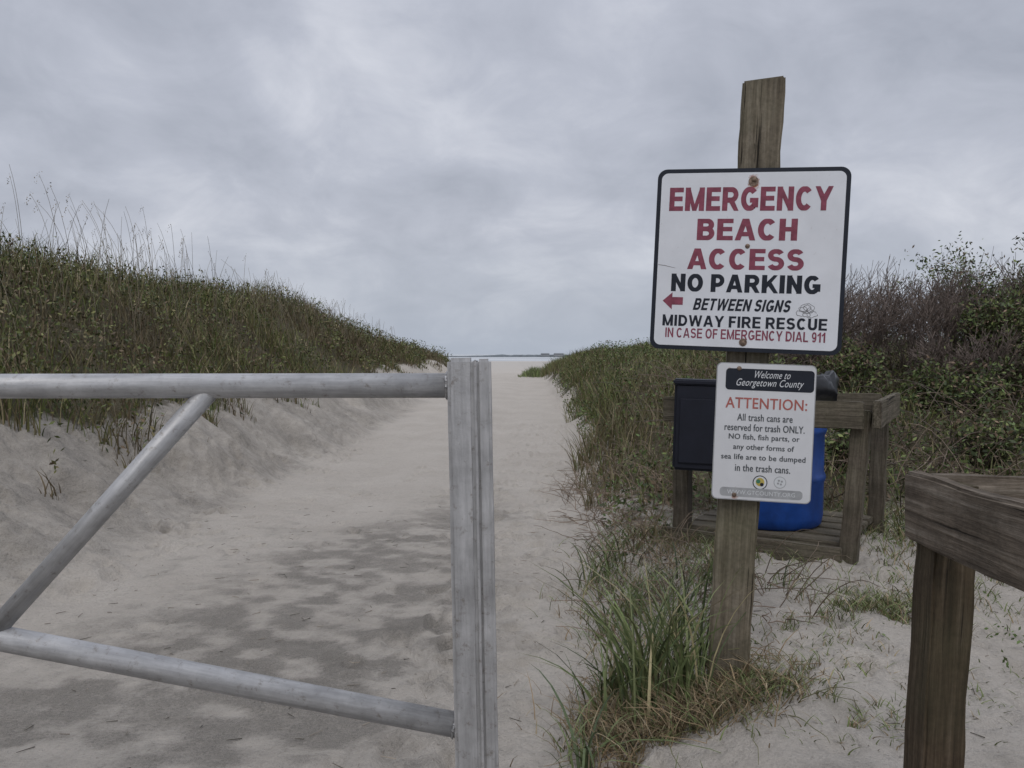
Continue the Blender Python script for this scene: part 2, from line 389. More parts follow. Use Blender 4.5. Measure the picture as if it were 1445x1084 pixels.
np_mesh('distant_treeline',Vf,If,[4]*(2*(n-1)),None,M_far)
for k in range(4):
    hx=30+k*17+random.uniform(-4,4); w=random.uniform(6,9); h=random.uniform(2.6,3.5)
    e=empty('distant_beach_house',(hx,748,-1))
    hm=plain('house_wall%d'%k,(.26,.27,.28),.8,bmp=0); hr_=plain('house_roof%d'%k,(.18,.19,.20),.8,bmp=0)
    bm=bmesh.new(); vs=[bm.verts.new(p) for p in [(-w/2,0,0),(w/2,0,0),(w/2,8,0),(-w/2,8,0),(-w/2,0,h*.65),(w/2,0,h*.65),(w/2,8,h*.65),(-w/2,8,h*.65)]]
    for f in [(0,1,5,4),(2,3,7,6),(1,2,6,5),(3,0,4,7)]: bm.faces.new([vs[i] for i in f])
    bm_obj('walls',bm,hm,Matrix.Translation((hx,748,-1.0)),e)
    bm=bmesh.new(); vs=[bm.verts.new(p) for p in [(-w/2-.3,-.4,h*.65),(w/2+.3,-.4,h*.65),(w/2+.3,8.4,h*.65),(-w/2-.3,8.4,h*.65),(-w/2,4,h),(w/2,4,h)]]
    for f in [(0,1,5,4),(2,3,4,5),(1,2,5),(3,0,4)]: bm.faces.new([vs[i] for i in f])
    bm_obj('roof',bm,hr_,Matrix.Translation((hx,748,-1.0)),e)

# ------------------------------------------------------------------ vegetation
def cmix(n,pal,w,var=.25):
    pal=np.array(pal); w=np.array(w)/sum(w); c=pal[rng.choice(len(pal),n,p=w)]
    return c*(1+var*rng.normal(size=(n,1))).clip(.4,1.8)
G=[(.100,.122,.036),(.135,.138,.050),(.16,.138,.070),(.13,.095,.06),(.29,.245,.15),(.055,.070,.027)]
def blades(name,x,y,h,w,lean,cols,mat=M_fol,z=None,droop=.5,seg=3):
    n=len(x); z=terrain(x,y)-.02 if z is None else z
    a=rng.uniform(0,2*np.pi,n); f=rng.uniform(0,2*np.pi,n)
    ln=lean*(.3+rng.random(n))*h; dx=np.cos(a)*ln; dy=np.sin(a)*ln
    px=np.cos(f); py=np.sin(f); Vs=[]; C=[]
    for k in range(seg):
        t=k/seg; ww=w*(1-t**2*.7)*.5; cx=x+dx*t**1.8; cy=y+dy*t**1.8; cz=z+h*(t-droop*lean*.6*t**2.5)
        for s in (-1,1):
            Vs.append(np.stack([cx+s*px*ww,cy+s*py*ww,cz],1)); C.append(cols)
    Vs.append(np.stack([x+dx,y+dy,z+h*(1-droop*lean*.6)],1)); C.append(cols*1.1)
    m=2*seg+1; Vv=np.stack(Vs,1).reshape(-1,3); Cc=np.stack(C,1).reshape(-1,3); Cc=np.concatenate([Cc,np.ones((len(Cc),1))],1)
    base=(np.arange(n)*m)[:,None]; pat=[]; tot=[]
    for k in range(seg-1): pat+=[2*k,2*k+1,2*k+3,2*k+2]; tot.append(4)
    pat+=[2*seg-2,2*seg-1,2*seg]; tot.append(3)
    return np_mesh(name,Vv,(base+np.array(pat)).ravel(),np.tile(tot,n),Cc,mat)
def leaves(name,P,size,cols,mat=M_fol):
    n=len(P); u=rng.normal(size=(n,3)); u/=np.linalg.norm(u,axis=1)[:,None]
    v=np.cross(u,rng.normal(size=(n,3))); v/=np.linalg.norm(v,axis=1)[:,None]
    s=size[:,None]
    Vv=np.stack([P-u*s,P-v*s*.45,P+u*s,P+v*s*.45],1).reshape(-1,3)
    Cc=np.repeat(np.concatenate([cols,np.ones((n,1))],1),4,0)
    return np_mesh(name,Vv,np.arange(4*n),np.full(n,4),Cc,mat)
def tubes(name,segs,cols,mat=M_twig):
    S=np.array([(*a,*b_,r0,r1) for a,b_,r0,r1 in segs]); n=len(S); A=S[:,:3];B=S[:,3:6]
    d=B-A; d/=np.linalg.norm(d,axis=1)[:,None]+1e-9
    u=np.cross(d,np.array([.3,.5,.81])); u/=np.linalg.norm(u,axis=1)[:,None]+1e-9; v=np.cross(d,u)
    vs=[]
    for P,r in ((A,S[:,6:7]),(B,S[:,7:8])):
        for k in range(3):
            an=2.0944*k; vs.append(P+(u*math.cos(an)+v*math.sin(an))*r)
    Vv=np.stack(vs,1).reshape(-1,3)
    pat=np.array([0,1,4,3,1,2,5,4,2,0,3,5]); If=((np.arange(n)*6)[:,None]+pat).ravel()
    Cc=np.repeat(np.concatenate([cols,np.ones((n,1))],1),6,0)
    return np_mesh(name,Vv,If,np.full(3*n,4),Cc,mat)

# left dune
def edge_ok(x,y,lo): return (XL(y)-x)+(fbm(x*.9,y*.9,3)-.5)*.9+1.1*(vn(x*2.5,y*2.5,91)-.5)>lo+.15*ss(7,4,y)
n=128000
y=rng.uniform(0,1,n)**1.25*37+2.5; d=rng.uniform(.55,7.5,n)
x=XL(y)-d
keep=edge_ok(x,y,1.0)&(x>-.75*y-3)
keep&=rng.random(n)<1-ss(32,40,y)
cl=fbm(x*1.3,y*1.3,33); keep&=(rng.random(n)<(-.40+2.4*cl))
x=x[keep];y=y[keep];d=d[keep];cl=cl[keep]; n=len(x)
tone=fbm(x*.7,y*.7,77)
c=cmix(n,G,[3,3,2.6,2.4,1.0,2]) 
f=np.clip(ss(.47,.64,tone)*.75,0,1)[:,None]; c=c*(1-f)+np.array([.12,.09,.058])*f*(1+.3*rng.normal(size=(n,1)))
c=c.clip(.01,1)
hh=(.10+.38*rng.random(n)**1.5)*(.40+1.25*cl)*(1+.35*ss(2.5,3.6,d)); hh*=ss(.4,1.7,d)*.55+.45
blades('dune_grass',x,y,hh,rng.uniform(.005,.011,n)*(1+.04*y),.42,c)
n=95000
y=rng.uniform(0,1,n)**1.4*34+2.5; d=rng.uniform(.7,6,n); x=XL(y)-d
cl=fbm(x*1.6,y*1.6,133); keep=(rng.random(n)<ss(.42,.60,cl))&(x>-.75*y-2)&(rng.random(n)<1-ss(30,37,y))&edge_ok(x,y,.95)
x=x[keep];y=y[keep];cl=cl[keep]; n=len(x)
z=terrain(x,y)+rng.random(n)**.8*(.10+.46*ss(.42,.7,cl))
leaves('dune_shrub_foliage',np.stack([x,y,z],1),rng.uniform(.011,.026,n)*(1+.03*y),cmix(n,G,[4,3,1.5,2.0,.1,3]))
# sea oats
segs=[];cc=[];P_l=[]
for k in range(520):
    yy=random.uniform(4.5,27); dd=random.uniform(1.9,5.5); x0=float(XL(yy))-dd; z0=float(terrain(x0,yy))
    if x0<-.75*yy: continue
    H=random.uniform(.55,1.45) if yy<16 else random.uniform(.5,1.0); lx=random.gauss(-.10,.13); ly=random.gauss(0,.15); p=Vector((x0,yy,z0)); 
    cv=random.choice([(.19,.16,.11),(.14,.12,.085),(.24,.21,.15)])
    for s in range(7):
        t=(s+1)/7; q=Vector((x0+lx*H*t**2,yy+ly*t*t,z0+H*t-.08*H*t**4)); r=.0040*(1-.5*t)*(1+.04*max(0,yy-6))
        segs.append((tuple(p),tuple(q),r,r*.85)); cc.append(cv); p=q
    if random.random()<.5:
        for j in range(12):
            P_l.append((p.x+random.gauss(0,.012)-.012*j*.4,p.y+random.gauss(0,.01),p.z-.013*j+.04))
tubes('sea_oats',segs,np.array(cc))
leaves('sea_oats_seed_heads',np.array(P_l),rng.uniform(.009,.016,len(P_l)),cmix(len(P_l),[(.22,.18,.12)],[1]))

# right verge along the path
def standclear(x,y): return ~((np.abs(x-1.55)<.62)&(np.abs(y-4.55)<.62))
n=64000
y=rng.uniform(0,1,n)**1.3*31+4.2; d=rng.uniform(0,1,n)**1.1*6; x=XR(y)+.08+d
keep=(d>vn(x*1.7,y*1.7,92)*.75-.12)&(x<.80*y+1)&(rng.random(n)<1-ss(30,36,y))
cl=fbm(x*1.4,y*1.4,35); keep&=rng.random(n)<(-.35+2.2*cl)*(.35+.65*ss(5,9,y))
keep&=standclear(x,y)
x=x[keep];y=y[keep];d=d[keep];cl=cl[keep];n=len(x)
tall=ss(1.9,.3,d)*ss(5,8,y)
tone=fbm(x*1.1,y*1.1,78); c=cmix(n,G,[4,3.6,2.2,1.8,1.2,1.6]); f=(ss(.45,.6,tone)*.7*ss(16,7,y))[:,None]; c=(c*(1-f)+np.array([.14,.108,.072])*f*(1+.3*rng.normal(size=(n,1)))).clip(.01,1)
blades('path_verge_grass',x,y,(.08+.20*rng.random(n)+.34*tall*rng.random(n))*(.45+1.1*cl),rng.uniform(.0045,.010,n)*(1+.04*y),.5,c)
n=85000
y=rng.uniform(0,1,n)**1.3*20+4.4; x=XR(y)+.2+rng.uniform(0,1,n)*9
cl=fbm(x*1.5,y*1.5,233); keep=(rng.random(n)<ss(.36,.58,cl))&(x<.8*y+1)&standclear(x,y)
x=x[keep];y=y[keep];cl=cl[keep]; n=len(x)
z=terrain(x,y)+rng.random(n)**1.2*(.05+.38*ss(.40,.7,cl)*ss(4.5,8,y))
leaves('ground_creeper',np.stack([x,y,z],1),rng.uniform(.010,.026,n)*(1+.02*y),cmix(n,[(.08,.12,.038),(.12,.15,.048),(.15,.11,.07),(.05,.07,.028)],[4,4,2.2,2]))
def farclump(cx,cy,sx,sy,n,h):
    x=cx+rng.normal(size=n)*sx; y=cy+rng.normal(size=n)*sy
    blades('far_dune_grass',x,y,h*(.4+.7*rng.random(n))*np.exp(-((x-cx)/(2*sx))**2),rng.uniform(.015,.03,n),.4,cmix(n,[(.13,.18,.06),(.17,.19,.09),(.12,.13,.07)],[3,2,1]))
farclump(.9,33,.28,.8,900,.5); farclump(2.6,36,.6,1.0,1600,.65); farclump(4.3,35,.8,1.5,2000,.6)

def wander(n,regx,regy,col,L=(.2,.7),r=.003,kmax=7):
    segs=[];cc=[]
    for k in range(n):
        x0=random.uniform(*regx);y0=random.uniform(*regy)
        if not bool(standclear(np.array(x0),np.array(y0))): continue
        a=random.uniform(0,6.28); ln=random.uniform(*L); el=random.uniform(0,1)
        p=np.array([x0,y0,float(terrain(x0,y0))]); 
        for s in range(kmax):
            a+=random.gauss(0,.45); st=ln/kmax
            q=p+np.array([math.cos(a)*st*(1-el*.6),math.sin(a)*st*(1-el*.6),st*el*(1-1.3*s/kmax)])
            q[2]=max(q[2],float(terrain(q[0],q[1]))+.006)
            segs.append((tuple(p),tuple(q),r*(1-s/kmax*.5),r*(1-(s+1)/kmax*.5))); cc.append(col[k%len(col)]); p=q
    return segs,cc
s1,c1=wander(1600,(1.6,9),(4.9,10),[(.14,.105,.08),(.20,.155,.115),(.10,.08,.065)],(.4,1.3),.0045)
s2,c2=wander(560,(.45,1.3),(3.2,8),[(.22,.165,.12),(.16,.125,.09)],(.2,.6),.003)
s3,c3=wander(140,(.25,1.0),(2.4,3.2),[(.27,.20,.12),(.17,.17,.08)],(.15,.4),.002)
tubes('dead_vines',s1+s2+s3,np.array(c1+c2+c3))

def grow(segs,p,d,L,r,depth,up=.12,spread=.5,nch=(2,4)):
    k=3; st=L/k
    for s in range(k):
        d=(d+Vector((random.gauss(0,.14),random.gauss(0,.14),random.gauss(0,.1)+up*.3))).normalized()
        q=p+d*st; r2=r*(.86); segs.append((tuple(p),tuple(q),r,r2)); p=q; r=r2
        if depth>0:
            for c_ in range(random.randint(*nch) if s==k-1 else 1):
                dd=(d+Vector((random.gauss(0,spread),random.gauss(0,spread),random.gauss(0,spread*.7)+up))).normalized()
                grow(segs,p,dd,L*random.uniform(.55,.8),r*.62,depth-1,up,spread,nch)
for bi,(bx,by,H) in enumerate([(3.5,9.0,1.0),(3.9,9.5,1.1),(4.3,9.0,1.05),(4.7,9.6,1.15),(5.1,9.0,1.05),(5.5,9.8,1.15),(5.9,9.6,1.15),(3.9,11,1.2),(4.8,11.2,1.3),(6.4,10.2,1.3),(7.4,10.6,1.4),(3.1,9.6,.8),(4.6,8.3,.7)]):
    segs=[]; z0=float(terrain(bx,by))-.05
    for k in range(8):
        a=random.uniform(0,6.28); d=Vector((math.cos(a)*.5,math.sin(a)*.5,1)).normalized()
        grow(segs,Vector((bx+math.cos(a)*.15,by+math.sin(a)*.15,z0)),d,H*.47,.012,3)
    base=np.array([(.150,.118,.100)])*np.ones((len(segs),1)); base*=(1+.25*rng.normal(size=(len(segs),1))).clip(.5,1.6)
    tubes('bare_bush',[(a_,b_,max(r0,.0030),max(r1,.0026)) for a_,b_,r0,r1 in segs],base)
def shrub(cx,cy,H,nl,pal,wts):
    z0=float(terrain(cx,cy)); segs=[]
    for k in range(8):
        a=random.uniform(0,6.28); grow(segs,Vector((cx,cy,z0-.05)),Vector((math.cos(a)*.8,math.sin(a)*.8,1)).normalized(),H*.55,.02,2)
    tips=np.array([s[1] for s in segs]); tips=tips[tips[:,2]>z0+.15*H]
    sel=tips[rng.choice(len(tips),nl//18)]
    shade=rng.uniform(.55,1.35,len(sel))
    P=np.repeat(sel,18,0)+rng.normal(size=(len(sel)*18,3))*.075
    c=cmix(len(P),pal,wts)*np.repeat(shade,18)[:,None]
    o1=tubes('branches',segs,np.ones((len(segs),1))*np.array([(.11,.085,.07)]))
    o2=leaves('foliage',P,rng.uniform(.016,.032,len(P)),c)
    e=empty('leafy_shrub',(cx,cy,z0)); adopt(o1,e); adopt(o2,e)
pal=[(.090,.125,.042),(.14,.165,.058),(.055,.070,.033),(.17,.12,.08)]
for (cx,cy,H,nl) in [(5.6,8.9,1.0,5500),(6.0,8.7,1.2,7000),(6.7,9.0,1.45,9000),(7.5,9.4,1.5,7000),(6.4,10.4,1.6,5500),(5.3,7.7,.65,4000),(6.1,7.6,.8,4500),(4.3,7.8,.5,2600),(3.5,8.4,.5,2000),(2.4,7.9,.42,2000),(3.1,7.0,.35,1600),(2.6,6.2,.30,1200),(3.7,6.3,.32,1500),(4.6,6.7,.45,2000)]:
    shrub(cx,cy,H,nl,pal,[4,3,2,2])

def tuft(cx,cy,n,h,w,sp,lean,pal,wt):
    a=rng.uniform(0,6.28,n); r=np.abs(rng.normal(size=n))*sp; x=cx+np.cos(a)*r; y=cy+np.sin(a)*r
    return blades('grass_clump',x,y,h*(.45+.6*rng.random(n)),rng.uniform(w*.6,w*1.2,n),lean,cmix(n,pal,wt),seg=6,droop=.8)
GG=[(.12,.155,.062),(.165,.19,.085),(.28,.245,.14),(.07,.095,.042)]
tuft(.46,2.80,110,.70,.010,.08,.50,GG,[3,3,1.0,2])
tuft(.60,2.74,70,.60,.009,.07,.50,GG,[3,3,1,2])
tuft(.36,2.92,45,.50,.009,.07,.70,GG,[3,3,1.5,2])
tuft(.24,2.50,18,.42,.010,.03,1.3,GG,[4,3,0,2])
tuft(.66,3.25,60,.48,.009,.08,.65,GG,[3,3,1,2])
tuft(.52,3.7,55,.36,.008,.10,.7,GG,[3,3,1,2])
tuft(.50,4.3,70,.36,.008,.14,.7,GG,[3,3,1,2])
tuft(.95,3.7,50,.34,.008,.14,.7,GG,[3,3,1,2])
tuft(2.9,4.9,90,.45,.009,.16,.8,GG,[3,3,1,2])
DR=[(.25,.185,.11),(.16,.125,.075),(.135,.165,.062),(.31,.255,.165)]
def mat_grass(name,cx,cy,sx,sy,n,h,pal,wt,lean=.9):
    x=cx+rng.normal(size=n)*sx; y=cy+rng.normal(size=n)*sy
    k=fbm(x*9,y*9,15)>.42; x=x[k];y=y[k];n=len(x)
    return blades(name,x,y,h*(.3+.8*rng.random(n)),rng.uniform(.003,.006,n),lean,cmix(n,pal,wt),seg=4)
mat_grass('dry_grass_mat',.50,2.70,.14,.14,4200,.16,DR,[5,3,1.8,2.2])
mat_grass('dry_grass_mat',.80,2.64,.12,.10,1300,.10,DR,[2,2,5,1])
mat_grass('dry_grass_mat',.50,3.6,.10,.5,1000,.11,DR,[4,3,3,2])
mat_grass('dry_grass_mat',.72,4.3,.2,.5,2400,.14,DR,[4,3,3,2])
for (cx,cy,sx,sy,nn,h) in [(1.55,3.35,.18,.12,2000,.10),(1.15,2.95,.16,.2,700,.07),(1.05,2.4,.14,.1,500,.07),(2.2,3.7,.4,.25,2000,.11),(1.0,4.1,.3,.25,1500,.13),(1.75,2.2,.2,.3,400,.06),(2.6,4.4,.4,.3,3000,.16),(1.3,2.6,.2,.1,400,.06),(2.3,4.9,.5,.2,2500,.16)]:
    mat_grass('green_weed_patch',cx,cy,sx,sy,nn,h,DR,[1,1,6,1])
n=5000; x=rng.uniform(.5,3.2,n); y=rng.uniform(2.7,5.1,n); k=(fbm(x*3,y*3,19)>.60); x=x[k];y=y[k];n=len(x)
leaves('sand_weeds',np.stack([x,y,terrain(x,y)+rng.random(n)*.05+.003],1),rng.uniform(.006,.014,n),cmix(n,[(.10,.15,.045),(.13,.175,.065)],[1,1]))
n=700; x=rng.uniform(-3.4,2.6,n); y=rng.uniform(1.6,7,n); zz=terrain(x,y)+.004; segs=[]
for i in range(n):
    a=random.uniform(0,6.28); L=random.uniform(.01,.06); segs.append(((x[i],y[i],zz[i]),(x[i]+math.cos(a)*L,y[i]+math.sin(a)*L,zz[i]+.003),.0018,.0012))
tubes('beach_debris',segs,cmix(n,[(.16,.13,.10),(.28,.24,.19),(.09,.08,.06)],[1,1,1]))

# ------------------------------------------------------------------ gate
gate=empty('metal_gate',(-.1,1.7,0))
PT=Vector((-.1075,1.70,1.2915)); PB=Vector((-.082,1.70,-.15))
beam('post_tube',PB,PT,.056,.07,(1,0,0),M_metal,gate,bev=.008,jit=.0003)
off=Vector((.0475,.004,-.002))
beam('post_channel',PB+off,PT+off,.030,.062,(1,0,0),M_metal,gate,bev=.006,jit=.0003)
off=Vector((.0300,.006,-.006))
beam('post_seam',PB+off,PT+off,.008,.05,(1,0,0),M_groove,gate,bev=.001,jit=.0001)
off=Vector((.0305,-.031,-.004))
beam('weld_bead',PB+off,PT+off,.006,.006,(1,0,0),M_metal,gate,bev=.0015,jit=.0005)
pipe('top_rail',(-.135,1.70,1.233),(-3.62,1.70,1.228),.0262,M_metal,gate)
pipe('lower_brace',(-.118,1.70,.503),(-3.62,1.70,1.18),.0262,M_metal,gate)
pipe('diagonal_strut',(-.640,1.70,1.222),(-1.115,1.70,.70),.0215,M_metal,gate)
pipe('diagonal_strut_2',(-1.13,1.70,.72),(-1.75,1.70,1.21),.0215,M_metal,gate)
pipe('hinge_post',(-3.66,1.70,.1),(-3.66,1.70,1.4),.05,M_metal,gate)
def weld(nm,c,ax,r):
    ax=Vector(ax).normalized(); q=ax.cross(Vector((0,1,0))).normalized(); yv=ax.cross(q); segs=[]; n=26; pr=None
    for k in range(n+1):
        a=2*math.pi*k/n; rr=r+random.uniform(-.0012,.0012); p=Vector(c)+(q*math.cos(a)+yv*math.sin(a))*rr+ax*random.uniform(-.001,.001)
        if pr: segs.append((tuple(pr),tuple(p),.0045,.0045))
        pr=p
    o=tubes(nm,segs,np.ones((len(segs),1))*np.array([(.2,.19,.18)]),M_metal); adopt(o,gate)
weld('weld_top',(-.138,1.70,1.233),(-1,0,0),.0262); weld('weld_low',(-.124,1.70,.5045),(-1,0,.19),.0262)

# ------------------------------------------------------------------ sign post + signs
SB=Vector((.750,2.795,.0)); ST=Vector((.862,2.795,2.222))
u_dir=Vector((.595,-.16,-.026)).normalized()
beam('wooden_sign_post',SB,ST,.138,.138,tuple(u_dir),M_wood,None,bev=.006,jit=.002,topslant=.10)
def sign_frame(c,u,v):
    u=Vector(u).normalized(); v=Vector(v); v=(v-u*v.dot(u)).normalized(); w=u.cross(v)
    return Matrix(((u.x,v.x,w.x,c[0]),(u.y,v.y,w.y,c[1]),(u.z,v.z,w.z,c[2]),(0,0,0,1)))
c0=Vector((.786,2.700,1.612)); mw=sign_frame(c0,(.595,-.16,-.026),(.041,0,.61))
es=empty('emergency_beach_access_sign',c0)
M_panel=sign_mat('sign_white',(.70,.72,.76),[(.008,.258,.024,.95),(-.002,.045,.007,.5),(.0,-.272,.011,.5),(.003,.232,.012,.5)])
plate('border',rrect(.618,.612,.032),-.003,.0,M_black,mw,es)
plate('face',rrect(.590,.584,.022),0.0002,.0008,M_panel,mw,es)
T=[('EMERGENCY',-.005,.204,.522,.079,M_maroon,.245,0,.09),('BEACH',-.008,.102,.322,.072,M_maroon,.25,0,.09),('ACCESS',-.008,.003,.374,.070,M_maroon,.25,0,.09),
('NO PARKING',-.006,-.078,.480,.060,M_black,.255,0,.10),('BETWEEN SIGNS',-.010,-.150,.320,.040,M_black,.23,.22,.12),
('MIDWAY FIRE RESCUE',-.004,-.207,.530,.038,M_black,.225,0,.12),('IN CASE OF EMERGENCY DIAL 911',.000,-.249,.515,.033,M_maroon,.19,0,.12)]
for s,cx,cy,w,h,mt,t,it,gp in T: block('text_'+s.split()[0].lower(),s,cx,cy,w,h,.0012,mt,mw,es,t,it,gp)
plate('arrow',[(-.272,-.141),(-.240,-.112),(-.240,-.128),(-.204,-.128),(-.204,-.154),(-.240,-.154),(-.240,-.170)][::-1],.001,.0014,M_maroon,mw,es)
segs=[]
for (cx,cy,r,a0,a1) in ((.196,-.168,.020,0,360),(.178,-.184,.012,0,300),(.214,-.186,.013,30,360),(.196,-.188,.010,0,360),(.196,-.165,.010,0,360),(.205,-.172,.008,0,360),(.186,-.170,.009,0,360)):
    prev=None
    for k in range(15):
        a=D2R(a0+(a1-a0)*k/14); p=(cx+r*1.2*math.cos(a)+random.uniform(-.002,.002),cy+.012+r*math.sin(a)*.8+random.uniform(-.0025,.0025),.0012)
        if prev: segs.append((prev,p,.0007,.0007))
        prev=p
o=tubes('crest',segs,np.ones((len(segs),1))*np.array([(.16,.16,.16)])); adopt(o,es); o.matrix_basis=mw
for k,(x_,y_,r) in enumerate(((.008,.268,.010),(-.002,.047,.008),(.0,-.278,.009))): bolt('bolt_%d'%k,x_,y_,.0008,r,M_bolt,mw,es)
for k,(x_,y_,r) in enumerate(((.006,.262,.016),(.0,-.274,.013))):
    plate('washer_%d'%k,[(x_+r*math.cos(a),y_+r*math.sin(a)) for a in np.linspace(0,6.28,20)[:-1]],.0009,.0022,M_bolt,mw,es)
o=tubes('scratch',[((-.293,-.018,.001),(-.27,-.021,.001),.0008,.0008),((-.27,-.021,.001),(-.235,-.029,.001),.0008,.0004)],np.ones((2,1))*np.array([(.12,.10,.09)])); adopt(o,es); o.matrix_basis=mw

c1=Vector((.842,2.685,1.036)); mw2=sign_frame(c1,(.98,-.16,-.035),(.034,0,.45))
e2=empty('trash_notice_sign',c1)
M_panel2=sign_mat('sign_white_small',(.64,.65,.67),[(-.085,-.212,.018,.7),(-.12,.205,.010,.5),(-.088,.205,.008,.6)])
plate('back',rrect(.322,.462,.018),-.003,0,M_pale,mw2,e2)
plate('face',rrect(.316,.456,.016),.0002,.0008,M_panel2,mw2,e2)
plate('header',[(x_+.012,y_+.176) for x_,y_ in rrect(.285,.072,.012)],.0010,.0014,M_black,mw2,e2)
text('h1','Welcome to',.020,.194,.125,.024,.0018,M_wht,mw2,e2,0,.3)
text('h2','Georgetown County',.012,.163,.225,.032,.0018,M_wht,mw2,e2,0,.3)
text('h3','ATTENTION:',.004,.097,.262,.036,.0014,M_red,mw2,e2,.02)
for k,(s,w) in enumerate((('All trash cans are',.178),('reserved for trash ONLY.',.258),('NO fish, fish parts, or',.228),('any other forms of',.196),('sea life are to be dumped',.272),('in the trash cans.',.178))):
    text('line_%d'%k,s,.002,.049-k*.0340,w,.0235,.0014,M_grayl,mw2,e2,.025)
def disc(name,cx,cy,r,mat,z): plate(name,[(cx+r*math.cos(a),cy+r*math.sin(a)) for a in np.linspace(0,6.2832,25)[:-1]],z-.0003,z,mat,mw2,e2)
disc('seal_ring',-.004,-.168,.024,M_black,.0012); disc('seal_white',-.004,-.168,.021,M_wht,.0016); disc('seal_mid',-.004,-.166,.014,M_yel,.0020)
disc('seal_green',-.010,-.164,.007,M_grn,.0024); disc('seal_red',.002,-.174,.006,M_black,.0024)
disc('seal2',.060,-.164,.020,M_pale,.0012); disc('seal2_in',.060,-.164,.018,M_wht,.0016)
for k,a in enumerate((30,120,210,300)): disc('seal2_mark%d'%k,.060+.007*math.cos(D2R(a)),-.164+.007*math.sin(D2R(a)),.0035,M_pale,.0020)
plate('footer',[(x_,y_-.204) for x_,y_ in rrect(.268,.030,.012)],.0010,.0013,M_pale,mw2,e2)
text('footer_text','WWW.GTCOUNTY.ORG',.0,-.204,.22,.014,.0017,M_wht,mw2,e2,0)
for k,(x_,y_) in enumerate(((-.088,.212),(-.086,-.214))): bolt('bolt_%d'%k,x_,y_,.0008,.008,M_bolt,mw2,e2)

# ------------------------------------------------------------------ bin stand, barrel, box
st=empty('wooden_bin_stand',(1.55,4.6,.25))
FR=(1.66,3.99);FL=(.95,4.45);BR=(2.14,4.72);BL=(1.40,5.18)
A=Vector((-.73,.45,0)).normalized(); Bv=Vector((.45,.73,0)).normalized()
for nm,(px,py),lx in (('post_front_right',FR,.085),('post_front_left',FL,0),('post_back_right',BR,.03),('post_back_left',BL,0)):
    beam(nm,(px,py,-.0),(px+lx,py,1.02),.085,.085,tuple(A),M_wood3,st,jit=.002)
def rail(nm,p,q,z0,z1,th,par,mat,off=(0,0)):
    beam(nm,(p[0]+off[0],p[1]+off[1],(z0+z1)/2),(q[0]+off[0],q[1]+off[1],(z0+z1)/2),z1-z0,th,(0,0,1),mat,par,jit=.0015)
def ext(p,q,a,b_):
    d=Vector((q[0]-p[0],q[1]-p[1])).normalized(); return (p[0]-d.x*a,p[1]-d.y*a),(q[0]+d.x*b_,q[1]+d.y*b_)
FRt=(FR[0]+.085,FR[1]); BRt=(BR[0]+.03,BR[1])
rail('rail_front',*ext(FRt,FL,.02,.08),.93,1.065,.038,st,M_wood3,(-.042,-.060))
rail('rail_right',*ext(FRt,BRt,.09,.12),.935,1.07,.038,st,M_wood3,(.062,-.035))
rail('rail_back',BRt,BL,.93,1.065,.038,st,M_wood3)
rail('rail_left',FL,BL,.93,1.06,.038,st,M_wood3)
rail('plank_low_front',*ext(FR,FL,.0,.1),.22,.34,.04,st,M_wood3,(-.03,-.05))
for k in range(5):
    t=.1+k*.2; p=Vector((FR[0],FR[1],0))*(1-t)+Vector((BR[0],BR[1],0))*t; q=Vector((FL[0],FL[1],0))*(1-t)+Vector((BL[0],BL[1],0))*t
    beam('floor_plank_%d'%k,(p.x,p.y,.33),(q.x,q.y,.33),.14,.036,tuple(Bv),M_wood3,st)
barrel=empty('blue_trash_barrel',(1.47,4.52,.35))
prof=[(.245,0),(.262,.015),(.270,.06),(.272,.24),(.279,.255),(.284,.27),(.279,.285),(.272,.30),(.274,.50),(.281,.515),(.286,.53),(.281,.545),(.274,.56),(.270,.72),(.268,.76),(.276,.77),(.276,.795),(.262,.795),(.258,.5)]
def lathe(name,prof,mat,loc,par,seg=56,nz=0,seed=0):
    bm=bmesh.new(); rings=[]
    for i,(r,z) in enumerate(prof):
        ring=[]
        for k in range(seg):
            a=2*math.pi*k/seg; rr=r; z2=z
            if nz: rr=r+nz*(math.sin(a*7+i*1.3)*.5+math.sin(a*13+i*2.1+seed)*.35+random.uniform(-.4,.4)); z2=z+nz*1.2*(math.sin(a*5+i)+random.uniform(-.5,.5))*.6
            ring.append(bm.verts.new((rr*math.cos(a),rr*math.sin(a),z2)))
        rings.append(ring)
    for i in range(len(rings)-1):
        for k in range(seg): 
            bm.faces.new((rings[i][k],rings[i][(k+1)%seg],rings[i+1][(k+1)%seg],rings[i+1][k]))
    return bm_obj(name,bm,mat,Matrix.Translation(loc),par,True)
lathe('drum',prof,M_blue,(1.47,4.52,.352),barrel)
lathe('bag',[(.294,.60),(.300,.66),(.294,.73),(.298,.79),(.290,.82),(.262,.83),(.22,.78),(.12,.70),(.01,.68)],M_bag,(1.47,4.52,.352),barrel,nz=.014)
lathe('bag_fold',[(.30,.68),(.325,.74),(.315,.81),(.29,.845),(.26,.80)],M_bag,(1.49,4.52,.352),barrel,nz=.022,seed=3)
bx=empty('dark_bag_dispenser_box',(.96,4.3,.9))
R=Matrix.Translation((.985,4.27,.915))@Matrix.Rotation(D2R(-14),4,'Z')@Matrix.Rotation(D2R(1.5),4,'Y')
def rbox(nm,dx,dy,dz,bv,mat,mat4):
    bm=bmesh.new(); bmesh.ops.create_cube(bm,size=1)
    for v in bm.verts: v.co=Vector((v.co.x*dx,v.co.y*dy,v.co.z*dz))
    bmesh.ops.bevel(bm,geom=list(bm.edges),offset=bv,segments=3,affect='EDGES'); bm_obj(nm,bm,mat,mat4,bx)
rbox('housing',.24,.15,.46,.014,M_box,R); rbox('lid',.255,.168,.03,.008,M_box,R@Matrix.Translation((0,0,.235)))
